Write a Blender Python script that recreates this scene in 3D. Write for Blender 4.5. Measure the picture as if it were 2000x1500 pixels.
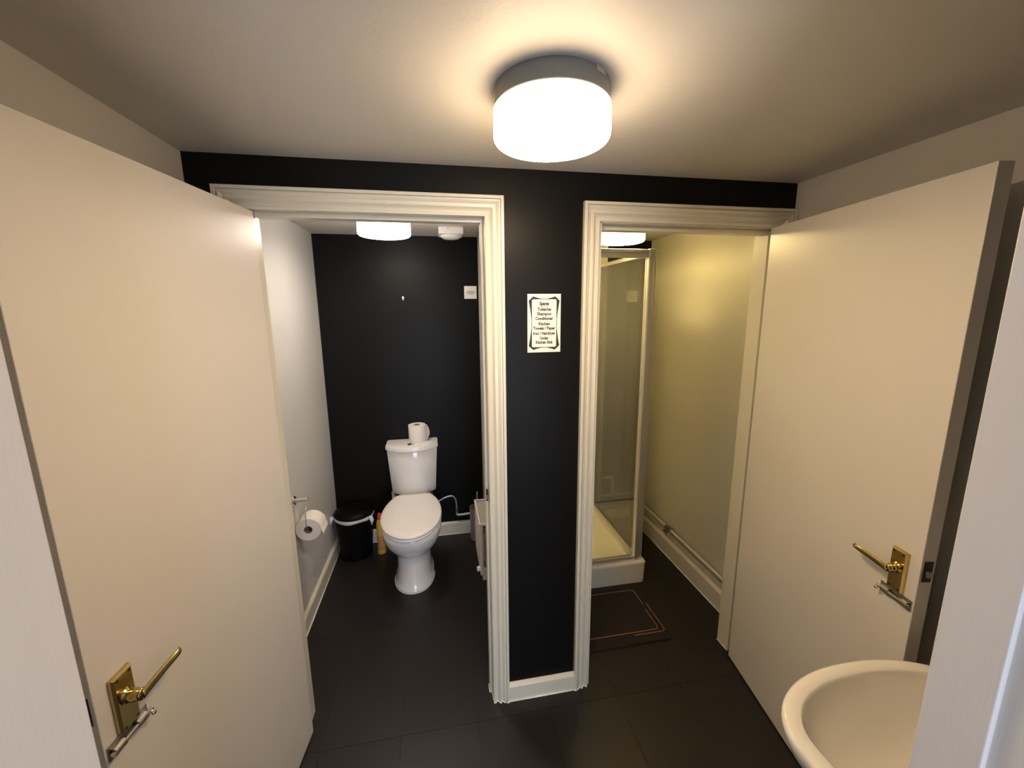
import bpy, bmesh, math, random
from mathutils import Vector, Matrix
random.seed(7)
for o in list(bpy.data.objects): bpy.data.objects.remove(o, do_unlink=True)
SC = bpy.context.scene
COL = SC.collection
PI = math.pi

# ------------------------------------------------------------------ camera
cd = bpy.data.cameras.new('camera'); CAM = bpy.data.objects.new('camera', cd); COL.objects.link(CAM)
FW = Vector((0.17763191, 0.96709572, -0.18213394)); RT = Vector((0.98321441, -0.18224323, -0.00876494)); UP = Vector((0.04166921, 0.17751978, 0.98323466))
M = Matrix((( RT.x, UP.x, -FW.x, -0.1685), (RT.y, UP.y, -FW.y, -1.5), (RT.z, UP.z, -FW.z, 1.6818), (0, 0, 0, 1)))
CAM.matrix_world = M
cd.sensor_width = 36.0; cd.sensor_fit = 'HORIZONTAL'; cd.lens = 802.4356 / 2000 * 36.0
cd.clip_start = 0.02; cd.clip_end = 50
SC.camera = CAM

# ------------------------------------------------------------------ world, light, exposure
w = bpy.data.worlds.new('sky'); SC.world = w; w.use_nodes = True
w.node_tree.nodes['Background'].inputs[0].default_value = (0.62, 0.76, 1.0, 1)
w.node_tree.nodes['Background'].inputs[1].default_value = 1.2
SC.view_settings.view_transform = 'Standard'; SC.view_settings.look = 'None'
SC.view_settings.gamma = 1.0; SC.view_settings.use_curve_mapping = False
SC.view_settings.exposure = 0.0
# daylight in the opening of the hall window behind the camera
ld = bpy.data.lights.new('window_daylight', 'AREA'); ld.shape = 'RECTANGLE'; ld.size = 1.0; ld.size_y = 1.4
ld.energy = 40; ld.color = (0.76, 0.84, 1.0)
lo = bpy.data.objects.new('window_daylight', ld); COL.objects.link(lo)
lo.location = (0.10, -3.17, 1.02); lo.rotation_euler = (PI/2, 0, 0)
LAMP_MAIN = ((1.0, 0.74, 0.46), 68.0)
LAMP_WC = ((1.0, 0.87, 0.73), 49.0)
LAMP_SHOWER = ((1.0, 0.75, 0.32), 66.0)

# ------------------------------------------------------------------ materials
def mat(name, col, rough=0.5, metal=0.0, bump=0.0, bscale=300.0, var=0.0, vscale=8.0, spec=0.5, bdist=0.001, coat=0.0, zstretch=1.0):
    m = bpy.data.materials.new(name); m.use_nodes = True; nt = m.node_tree; b = nt.nodes['Principled BSDF']
    b.inputs['Base Color'].default_value = (*col, 1); b.inputs['Roughness'].default_value = rough
    b.inputs['Metallic'].default_value = metal; b.inputs['Specular IOR Level'].default_value = spec
    b.inputs['Coat Weight'].default_value = coat
    tc_ = nt.nodes.new('ShaderNodeTexCoord'); tc = nt.nodes.new('ShaderNodeMapping'); tc.inputs['Scale'].default_value = (1, 1, zstretch)
    nt.links.new(tc_.outputs['Object'], tc.inputs['Vector'])
    if var > 0:
        n = nt.nodes.new('ShaderNodeTexNoise'); n.inputs['Scale'].default_value = vscale; n.inputs['Detail'].default_value = 5
        nt.links.new(tc.outputs['Vector'], n.inputs['Vector'])
        mx = nt.nodes.new('ShaderNodeMix'); mx.data_type = 'RGBA'
        mx.inputs[6].default_value = (*[c * (1 - var) for c in col], 1); mx.inputs[7].default_value = (*[min(1, c * (1 + var)) for c in col], 1)
        nt.links.new(n.outputs['Fac'], mx.inputs[0]); nt.links.new(mx.outputs[2], b.inputs['Base Color'])
    if bump > 0:
        n = nt.nodes.new('ShaderNodeTexNoise'); n.inputs['Scale'].default_value = bscale; n.inputs['Detail'].default_value = 3
        nt.links.new(tc.outputs['Vector'], n.inputs['Vector'])
        bp = nt.nodes.new('ShaderNodeBump'); bp.inputs['Strength'].default_value = bump; bp.inputs['Distance'].default_value = bdist
        nt.links.new(n.outputs['Fac'], bp.inputs['Height']); nt.links.new(bp.outputs['Normal'], b.inputs['Normal'])
    return m
def emit(name, col, s, ztop, zbot, power=2.0):
    # opal glass: glow graded in the emission, dimmer by the base to hold back the ceiling
    m = bpy.data.materials.new(name); m.use_nodes = True; b = m.node_tree.nodes['Principled BSDF']; nt = m.node_tree
    tc = nt.nodes.new('ShaderNodeTexCoord'); sp = nt.nodes.new('ShaderNodeSeparateXYZ'); mr = nt.nodes.new('ShaderNodeMapRange')
    mr.inputs[1].default_value = zbot; mr.inputs[2].default_value = ztop; mr.inputs[3].default_value = 1.0; mr.inputs[4].default_value = 0.0
    nt.links.new(tc.outputs['Object'], sp.inputs[0]); nt.links.new(sp.outputs['Z'], mr.inputs[0]); pw = nt.nodes.new('ShaderNodeMath'); pw.operation = 'POWER'; pw.inputs[1].default_value = power; ma = nt.nodes.new('ShaderNodeMath'); ma.operation = 'MULTIPLY_ADD'; ma.inputs[1].default_value = s*0.97; ma.inputs[2].default_value = s*0.03
    nt.links.new(mr.outputs[0], pw.inputs[0]); nt.links.new(pw.outputs[0], ma.inputs[0]); nt.links.new(ma.outputs[0], b.inputs['Emission Strength'])
    b.inputs['Base Color'].default_value = (0.9, 0.9, 0.88, 1); b.inputs['Roughness'].default_value = 0.3
    b.inputs['Emission Color'].default_value = (*col, 1)
    return m
def glass(name, tint=(0.93, 0.95, 0.93), refl=1.0):
    m = bpy.data.materials.new(name); m.use_nodes = True; nt = m.node_tree
    for n in list(nt.nodes): nt.nodes.remove(n)
    out = nt.nodes.new('ShaderNodeOutputMaterial'); t = nt.nodes.new('ShaderNodeBsdfTransparent'); t.inputs[0].default_value = (*tint, 1)
    g = nt.nodes.new('ShaderNodeBsdfGlossy'); g.inputs['Roughness'].default_value = 0.03
    f = nt.nodes.new('ShaderNodeFresnel'); f.inputs['IOR'].default_value = 1.5
    mu = nt.nodes.new('ShaderNodeMath'); mu.operation = 'MULTIPLY'; mu.inputs[1].default_value = refl
    mx = nt.nodes.new('ShaderNodeMixShader')
    nt.links.new(f.outputs[0], mu.inputs[0]); nt.links.new(mu.outputs[0], mx.inputs[0])
    nt.links.new(t.outputs[0], mx.inputs[1]); nt.links.new(g.outputs[0], mx.inputs[2]); nt.links.new(mx.outputs[0], out.inputs[0])
    return m
CEIL = mat('ceiling_paint', (0.66, 0.62, 0.56), 0.55, bump=0.25, bscale=90, bdist=0.002, var=0.02)
WALL = mat('wall_paint_pale_grey', (0.62, 0.59, 0.55), 0.5, bump=0.2, bscale=160, bdist=0.0015, var=0.02)
WALLWC = mat('wall_paint_white', (0.68, 0.665, 0.645), 0.38, bump=0.22, bscale=150, bdist=0.0015, var=0.02)
WALLSH = mat('wall_paint_cream', (0.60, 0.565, 0.45), 0.42, bump=0.15, bscale=150, bdist=0.001, var=0.02)
BLACK = mat('wall_paint_black', (0.0060, 0.0058, 0.0051), 0.42, bump=0.12, bscale=180, bdist=0.001, var=0.1, spec=0.15)
GLOSS = mat('woodwork_gloss_white', (0.75, 0.705, 0.585), 0.3, bump=0.03, bscale=60, bdist=0.001, var=0.015)
DOORM = mat('door_satin_white', (0.77, 0.725, 0.675), 0.33, bump=0.12, bscale=220, bdist=0.0006, var=0.02, vscale=3)
JAMB = mat('jamb_brushed_white', (0.66, 0.64, 0.63), 0.45, bump=0.22, bscale=260, bdist=0.001, var=0.05, vscale=30, zstretch=0.08)
CAULK = mat('sealant_white', (0.90, 0.88, 0.84), 0.35)
CERAMIC = mat('white_ceramic', (0.85, 0.83, 0.81), 0.12, spec=0.5, coat=0.3)
BASINC = mat('cream_ceramic', (0.88, 0.84, 0.77), 0.14, coat=0.3)
PLASTIC = mat('white_plastic', (0.90, 0.875, 0.85), 0.3)
BASE_SHADED = mat('lamp_base_shaded', (0.12, 0.125, 0.12), 0.35)  # white plastic darkened in its colour to stand for backlit shade
PAPER = mat('tissue_paper', (0.86, 0.80, 0.76), 0.9, bump=0.2, bscale=400, bdist=0.0004)
CORE = mat('cardboard_core', (0.30, 0.24, 0.21), 0.9)
BRASS = mat('polished_brass', (0.52, 0.39, 0.155), 0.2, 1.0)
BRASSD = mat('brass_screw', (0.22, 0.14, 0.05), 0.35, 1.0)
CHROME = mat('chrome', (0.75, 0.74, 0.73), 0.15, 1.0)
STEEL = mat('dull_steel', (0.42, 0.39, 0.36), 0.35, 1.0)
DARKM = mat('dark_latch_metal', (0.05, 0.04, 0.035), 0.4, 0.6)
ALU = mat('satin_aluminium', (0.78, 0.76, 0.70), 0.32, 0.75)
BINB = mat('black_bin_plastic', (0.003, 0.003, 0.0033), 0.45, spec=0.12)
BAG = mat('white_bin_bag', (0.72, 0.72, 0.73), 0.4, bump=0.4, bscale=80, bdist=0.003)
YEL = mat('yellow_bottle_plastic', (0.80, 0.52, 0.05), 0.35)
ORG = mat('orange_bottle_label', (0.62, 0.26, 0.10), 0.45)
RED = mat('red_bottle_cap', (0.72, 0.04, 0.07), 0.35)
TRAYM = mat('cream_tray_acrylic', (0.90, 0.86, 0.74), 0.2)
TILE = mat('cream_glazed_tile', (0.80, 0.76, 0.64), 0.15, var=0.02)
GROUT = mat('grout', (0.55, 0.52, 0.45), 0.8)
MATB = mat('bath_mat_brown', (0.016, 0.011, 0.008), 0.9, bump=0.5, bscale=500, bdist=0.002)
COPPER = mat('mat_copper_line', (0.30, 0.16, 0.10), 0.7)
INK = mat('black_ink', (0.015, 0.011, 0.010), 0.6)
SIGNP = mat('sign_paper', (0.87, 0.80, 0.74), 0.5)
RADW = mat('radiator_enamel', (0.76, 0.70, 0.60), 0.35)
GAPSHADE = mat('gap_shade', (0.02, 0.018, 0.015), 0.8)
GREYB = mat('brush_pot_grey', (0.50, 0.48, 0.46), 0.3, 0.6)
PIPEW = mat('painted_pipe', (0.70, 0.66, 0.56), 0.35)
HOSE = mat('braided_hose', (0.45, 0.44, 0.43), 0.35, 0.5)
GLASS = glass('clear_glass', (0.97, 0.975, 0.965), 0.8)
WGLASS = glass('window_glass')
def floor_mat():
    m = mat('dark_vinyl', (0.0125, 0.0101, 0.0093), 0.42, bump=0.1, bscale=40, bdist=0.002, var=0.35, vscale=6, spec=0.45)
    nt = m.node_tree; b = nt.nodes['Principled BSDF']
    oi = nt.nodes.new('ShaderNodeObjectInfo'); mr = nt.nodes.new('ShaderNodeMapRange'); mr.inputs[3].default_value = 0.8; mr.inputs[4].default_value = 1.2
    nt.links.new(oi.outputs['Random'], mr.inputs[0])
    src = b.inputs['Base Color'].links[0].from_socket
    hs = nt.nodes.new('ShaderNodeHueSaturation'); nt.links.new(src, hs.inputs['Color']); nt.links.new(mr.outputs[0], hs.inputs['Value'])
    nt.links.new(hs.outputs[0], b.inputs['Base Color'])
    return m
VINYL = floor_mat()
SUBFL = mat('floor_joint', (0.008, 0.007, 0.006), 0.8)

# ------------------------------------------------------------------ helpers
def BM(): return bmesh.new()
def bx(bm, x0, x1, y0, y1, z0, z1):
    v = [bm.verts.new(c) for c in ((x0,y0,z0),(x1,y0,z0),(x1,y1,z0),(x0,y1,z0),(x0,y0,z1),(x1,y0,z1),(x1,y1,z1),(x0,y1,z1))]
    for f in ((0,3,2,1),(4,5,6,7),(0,1,5,4),(1,2,6,5),(2,3,7,6),(3,0,4,7)): bm.faces.new([v[i] for i in f])
    return bm
def loft(bm, rings, cap0=True, cap1=True, closed=True):
    R = [[bm.verts.new(c) for c in r] for r in rings]; n = len(rings[0])
    for a, b in zip(R, R[1:]):
        for i in range(n if closed else n - 1):
            j = (i + 1) % n
            try: bm.faces.new((a[i], a[j], b[j], b[i]))
            except ValueError: pass
    if cap0: bm.faces.new(list(reversed(R[0])))
    if cap1: bm.faces.new(R[-1])
    return bm
def lathe(bm, prof, n=40, c=(0,0,0), cap0=True, cap1=True):
    return loft(bm, [[(c[0]+r*math.cos(2*PI*i/n), c[1]+r*math.sin(2*PI*i/n), c[2]+z) for i in range(n)] for r, z in prof], cap0, cap1)
def frame_of(d):
    d = d.normalized(); a = Vector((0,0,1)) if abs(d.z) < 0.9 else Vector((1,0,0))
    u = d.cross(a).normalized(); return u, d.cross(u).normalized()
def tube(bm, pts, r, n=12, rs=None):
    pts = [Vector(p) for p in pts]; rings = []; pu = None
    for i, p in enumerate(pts):
        d = (pts[min(i+1, len(pts)-1)] - pts[max(i-1, 0)]).normalized()
        if pu is None: u, v = frame_of(d)
        else:
            u = (pu - d * pu.dot(d)).normalized(); v = d.cross(u)
        pu = u; rr = rs[i] if rs else r
        rings.append([tuple(p + rr*(u*math.cos(2*PI*k/n) + v*math.sin(2*PI*k/n))) for k in range(n)])
    return loft(bm, rings)
def cyl(bm, p0, p1, r, n=20, r1=None):
    return tube(bm, [p0, p1], r, n, [r, r if r1 is None else r1])
def prism(bm, poly, z0, z1, f=lambda a, b, c: (a, b, c)):
    return loft(bm, [[f(a, b, z0) for a, b in poly], [f(a, b, z1) for a, b in poly]])
def smooth_pts(pts, k=6):
    P = [Vector(p) for p in pts]; out = []
    for i in range(len(P)-1):
        a, b, c, d = P[max(i-1,0)], P[i], P[i+1], P[min(i+2,len(P)-1)]
        for j in range(k):
            t = j/k; out.append(0.5*((2*b)+(c-a)*t+(2*a-5*b+4*c-d)*t*t+(3*b-a-3*c+d)*t**3))
    out.append(P[-1]); return out
def obj(name, bm, m, parent=None, smooth=False, bevel=0.0, seg=2, angle=40):
    bmesh.ops.recalc_face_normals(bm, faces=bm.faces)
    me = bpy.data.meshes.new(name); bm.to_mesh(me); bm.free()
    me.materials.append(m)
    o = bpy.data.objects.new(name, me); COL.objects.link(o)
    if parent: o.parent = parent
    if smooth:
        for p in me.polygons: p.use_smooth = True
        if smooth != 'all':
            me.set_sharp_from_angle(angle=math.radians(angle))
    if bevel > 0:
        b = o.modifiers.new('bevel', 'BEVEL'); b.width = bevel; b.segments = seg; b.limit_method = 'ANGLE'; b.angle_limit = math.radians(35)
    return o
def tag(o, label, cat, group=None, kind=None):
    o['label'] = label; o['category'] = cat
    if group: o['group'] = group
    if kind: o['kind'] = kind
    return o
def thing(name, label, cat, loc=(0,0,0), rotz=0, group=None, kind=None):
    o = bpy.data.objects.new(name, None); COL.objects.link(o); o.empty_display_size = 0.1
    o.location = loc; o.rotation_euler = (0, 0, rotz)
    return tag(o, label, cat, group, kind)
def struct(name, bm, m, label, cat, **k):
    return tag(obj(name, bm, m, **k), label, cat, kind='structure')

# ------------------------------------------------------------------ setting: dimensions
H = 2.154
XL, XR = -0.901, 1.259             # lobby side walls
YN = -1.22                          # lobby near wall, inner face
YB = 1.406                          # back wall of the two cubicles
WX0, WX1 = -0.915, 0.135            # WC
SX0, SX1 = 0.285, 1.345             # shower room
TH = 0.10                           # black partition thickness
ZH = 2.02                           # rough opening height

# floor: joint bed plus vinyl tiles
fl = struct('floor', bx(BM(), -1.3, 1.7, -3.4, 1.65, -0.06, -0.002), SUBFL, 'dark vinyl tiled floor running through lobby, toilet and shower room', 'floor')
tw, tl, gp = 0.305, 0.61, 0.0006
def tile_mesh(w_, l_):
    bm = bx(BM(), gp, w_-gp, gp, l_-gp, -0.002, 0.0)
    me = bpy.data.meshes.new('vinyl_tile'); bmesh.ops.recalc_face_normals(bm, faces=bm.faces); bm.to_mesh(me); bm.free(); me.materials.append(VINYL); return me
x_lines = [0.546 + tw*i for i in range(-5, 4)]; y_lines = [-0.079 + tl*i for i in range(-3, 3)]
xs = [-0.93] + [x for x in x_lines if -0.93 < x < 1.4] + [1.40]
ys = [-1.40] + [y for y in y_lines if -1.40 < y < 1.42] + [1.42]
for xa, xb in zip(xs, xs[1:]):
    for ya, yb in zip(ys, ys[1:]):
        o = bpy.data.objects.new('vinyl_tile', tile_mesh(xb-xa, yb-ya)); COL.objects.link(o); o.location = (xa, ya, 0); o.parent = fl

struct('ceiling', bx(BM(), -1.3, 1.7, -3.4, 1.65, H, H+0.08), CEIL, 'off-white painted ceiling with a fine roller texture', 'ceiling')
struct('wall_left', bx(BM(), XL-0.1, XL, YN, 0.0, 0, H), WALL, 'pale grey side wall behind the left door', 'wall')
struct('wall_right', bx(BM(), XR, XR+0.1, YN, 0.0, 0, H), WALL, 'pale grey side wall behind the right door', 'wall')
# black partition with two door openings
bm = BM()
AX0, AX1, BX0, BX1 = -0.76, 0.041, 0.42, 1.215
for a, b in ((XL-0.12, AX0), (AX1, BX0), (BX1, 1.6)): bx(bm, a, b, 0, TH, 0, H)
bx(bm, AX0, AX1, 0, TH, ZH, H); bx(bm, BX0, BX1, 0, TH, ZH, H)
struct('wall_centre', bm, BLACK, 'matt black partition wall with two doorways', 'wall')
# WC shell
struct('wall_toilet_left', bx(BM(), WX0-0.1, WX0, TH, YB, 0, H), WALLWC, 'glossy white left wall of the toilet cubicle', 'wall')
struct('wall_toilet_right', bx(BM(), WX1, SX0, TH, YB, 0, H), WALLWC, 'white dividing wall between toilet and shower room', 'wall')
struct('wall_back', bx(BM(), -1.1, 1.65, YB, YB+0.1, 0, H), BLACK, 'black back wall behind the toilet and the shower', 'wall')
bm = BM()   # old shower room wall, leaning out towards the top of the far corner
loft(bm, [[(SX1, TH, 0), (SX1, YB, 0), (1.6, YB, 0), (1.6, TH, 0)], [(SX1+0.03, TH, H), (1.415, YB, H), (1.6, YB, H), (1.6, TH, H)]])
struct('wall_shower_right', bm, WALLSH, 'cream painted right wall of the shower room', 'wall')
# near wall with the entrance doorway, and the hall behind the camera
bm = BM()
for a, b in ((-1.2, -0.46), (0.40, 1.5)): bx(bm, a, b, -1.28, YN, 0, H)
bx(bm, -0.46, 0.40, -1.28, YN, 2.06, H)
struct('wall_front', bm, BLACK, 'unseen lobby side of the entrance wall, made black to deepen shadows', 'wall')  # black assumed on this unseen face to cut bounce and deepen lobby shadows
bm = BM()
for a, b in ((-1.2, -0.46), (0.40, 1.5)): bx(bm, a, b, -1.34, -1.28, 0, H)
bx(bm, -0.46, 0.40, -1.34, -1.28, 2.06, H)
struct('wall_hall_front', bm, WALL, 'pale hall side of the wall around the entrance doorway', 'wall')
struct('wall_hall_left', bx(BM(), -1.2, -1.1, -3.2, -1.34, 0, H), WALL, 'hall side wall behind the viewer on the left', 'wall')
struct('wall_hall_right', bx(BM(), 1.4, 1.5, -3.2, -1.34, 0, H), WALL, 'hall side wall behind the viewer on the right', 'wall')
bm = BM()
for a in ((-1.2, -0.42, 0, H), (0.62, 1.5, 0, H), (-0.42, 0.62, 0, 0.28), (-0.42, 0.62, 1.76, H)): bx(bm, a[0], a[1], -3.3, -3.2, a[2], a[3])
struct('wall_hall_back', bm, WALL, 'hall end wall with a window, behind the viewer', 'wall')
wn = thing('window_1', 'white framed hall window behind the viewer', 'window', (0.1, -3.25, 0.28), kind='structure')
bm = BM(); bx(bm, -0.52, -0.47, -0.03, 0.03, 0, 1.48); bx(bm, 0.47, 0.52, -0.03, 0.03, 0, 1.48); bx(bm, -0.47, 0.47, -0.03, 0.03, 0, 0.05); bx(bm, -0.47, 0.47, -0.03, 0.03, 1.43, 1.48)
obj('window_frame', bm, GLOSS, wn); obj('pane', bx(BM(), -0.47, 0.47, -0.004, 0.004, 0.05, 1.43), WGLASS, wn)

# entrance door lining (the pale uprights at the picture's edges)
tr = thing('trim_1', 'brush-painted white jamb of the entrance doorway at the left edge', 'door jamb', (-0.425, -1.2, 0), kind='structure')
obj('lining', bx(BM(), -0.035, 0, -0.14, 0, 0, 2.03), JAMB, tr, bevel=0.002)
tr = thing('trim_2', 'brush-painted white jamb with a rounded rebate at the right edge', 'door jamb', (0.352, -1.2, 0), kind='structure')
obj('door_stop', bx(BM(), 0, 0.03, -0.055, 0, 0, 2.03), JAMB, tr, bevel=0.0018, seg=3)
obj('lining', bx(BM(), 0.006, 0.048, -0.14, -0.055, 0, 2.03), JAMB, tr)
tr = thing('trim_3', 'white head of the entrance doorway above the viewer', 'door head', (0, -1.2, 2.03), kind='structure')
obj('lining', bx(BM(), -0.46, 0.40, -0.14, 0, 0.0, 0.03), JAMB, tr)

# ------------------------------------------------------------------ architraves
# profile: (distance from inner edge, height proud of the wall)
PROF = [(0.0, 0.0), (0.0, 0.010), (0.005, 0.012), (0.010, 0.011), (0.0115, 0.0035), (0.016, 0.0045), (0.022, 0.0090), (0.0275, 0.0165), (0.032, 0.0170),
        (0.0335, 0.0090), (0.039, 0.0100), (0.045, 0.0165), (0.050, 0.0185), (0.0515, 0.0105), (0.055, 0.0110), (0.0565, 0.0215), (0.065, 0.0215), (0.067, 0.0195), (0.067, 0.0)]
def arch(tr, x0, x1, zt, wl=1.0, wr=1.0, left=True, right=True):
    # x0, x1, zt: inner edges of legs and head
    def leg(xi, s, k):
        r0 = [(xi - s*d*k, -h, 0.0) for d, h in PROF]; r1 = [(xi - s*d*k, -h, zt + d*min(1, 1)) for d, h in PROF]
        obj('architrave_leg', loft(BM(), [r0, r1]), GLOSS, tr, smooth=True, angle=30)
    if left: leg(x0, 1, wl)
    if right: leg(x1, -1, wr)
    r0 = [(x0 - d*wl, -h, zt + d) for d, h in PROF]; r1 = [(x1 + d*wr, -h, zt + d) for d, h in PROF]
    obj('architrave_head', loft(BM(), [r0, r1]), GLOSS, tr, smooth=True, angle=30)
def caulk(tr, pts, r=0.0022):
    obj('sealant_bead', tube(BM(), pts, r, 6), CAULK, tr, smooth='all')
ta = thing('trim_4', 'moulded white door surround of the toilet doorway', 'door surround', kind='structure')
arch(ta, -0.758, 0.014, 1.994)
bm = BM(); bx(bm, AX1-0.027, AX1, -0.001, TH, 0, 2.0)
obj('lining', bm, GLOSS, ta)
obj('door_stop', bx(BM(), AX1-0.037, AX1-0.027, 0.042, 0.085, 0, 1.982), GLOSS, ta, bevel=0.002)
obj('lining', bx(BM(), AX0, AX0+0.020, 0.012, TH, 0, 2.0), GLOSS, ta)
obj('lining_head', bx(BM(), AX0, AX1, -0.001, TH, 1.997, ZH), GLOSS, ta)
obj('door_stop', bx(BM(), AX0+0.026, AX1-0.027, 0.042, 0.085, 1.982, 1.997), GLOSS, ta, bevel=0.002)
bm = BM(); prism(bm, [(0.040, 0.925), (0.034, 0.957), (0.028, 0.972), (0.031, 0.945), (0.027, 0.930), (0.034, 0.918)], AX1-0.0372, AX1-0.030, lambda a, b, c: (c, a, b))
obj('latch_chip', bm, DARKM, ta)
pr = [(0.014 + d, -h - 0.001, 0.0015) for d, h in PROF[1:-1]]
caulk(ta, pr + [(0.0815, -0.004, 0.0015)]); caulk(ta, [(AX1-0.027, 0.0, 0.0015), (AX1-0.0275, 0.041, 0.0015), (AX1-0.0385, 0.043, 0.0015), (AX1-0.0385, 0.085, 0.0015)])
tb = thing('trim_5', 'moulded white door surround of the shower room doorway', 'door surround', kind='structure')
arch(tb, 0.437, 1.192, 1.988, wl=0.94, wr=0.98)
obj('lining', bx(BM(), BX0, BX0+0.027, -0.001, TH, 0, 2.0), GLOSS, tb)
obj('door_stop', bx(BM(), BX0+0.027, BX0+0.037, 0.042, 0.085, 0, 1.97), GLOSS, tb, bevel=0.002)
obj('lining', bx(BM(), 1.187, BX1, 0.042, 0.118, 0, 2.0), GLOSS, tb, bevel=0.002)
obj('lining_head', bx(BM(), BX0, BX1, -0.001, TH, 1.985, ZH), GLOSS, tb)
obj('door_stop', bx(BM(), BX0+0.027, 1.187, 0.042, 0.085, 1.968, 1.985), GLOSS, tb, bevel=0.002)
caulk(tb, [(0.437 - d*0.94, -h - 0.001, 0.0015) for d, h in PROF[1:-1]]); caulk(tb, [(1.186, 0.044, 0.0015), (1.186, 0.118, 0.0015)])

# ------------------------------------------------------------------ skirting boards
def skirt(name, p0, p1, n, h, label, t=0.016, m=GLOSS, bead=True):
    p0, p1, n = Vector(p0), Vector(p1), Vector(n)
    prof = [(0, 0), (t, 0), (t, h-0.014), (t-0.004, h-0.006), (0.003, h), (0, h)]
    e = thing(name, label, 'skirting board', kind='structure')
    obj('board', loft(BM(), [[tuple(p + n*a + Vector((0, 0, b))) for a, b in prof] for p in (p0, p1)]), m, e)
    if bead: caulk(e, [tuple(p0 + n*(t+0.001) + Vector((0,0,0.0015))), tuple(p1 + n*(t+0.001) + Vector((0,0,0.0015)))], 0.004)
    return e
skirt('baseboard_centre', (0.081, 0, 0), (0.374, 0, 0), (0, -1, 0), 0.083, 'short white skirting board under the black pillar between the doors')
skirt('baseboard_toilet_left', (WX0, TH, 0), (WX0, YB, 0), (1, 0, 0), 0.098, 'white skirting board along the left toilet wall')
skirt('baseboard_toilet_back', (WX0+0.016, YB, 0), (WX1, YB, 0), (0, -1, 0), 0.098, 'white skirting board behind the toilet')
skirt('baseboard_toilet_right', (WX1, TH, 0), (WX1, YB-0.017, 0), (-1, 0, 0), 0.098, 'white skirting board under the radiator')
skirt('baseboard_shower_right', (SX1, 0.12, 0), (SX1, YB, 0), (-1, 0, 0), 0.118, 'cream lit skirting board along the shower room wall', t=0.02)
skirt('baseboard_shower_back', (1.06, YB, 0), (SX1-0.02, YB, 0), (0, -1, 0), 0.10, 'white skirting board beside the shower tray at the back')
skirt('baseboard_left', (XL, YN, 0), (XL, 0, 0), (1, 0, 0), 0.09, 'white skirting board behind the left door')
skirt('baseboard_right', (XR, YN, 0), (XR, 0, 0), (-1, 0, 0), 0.09, 'white skirting board behind the right door')

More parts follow.
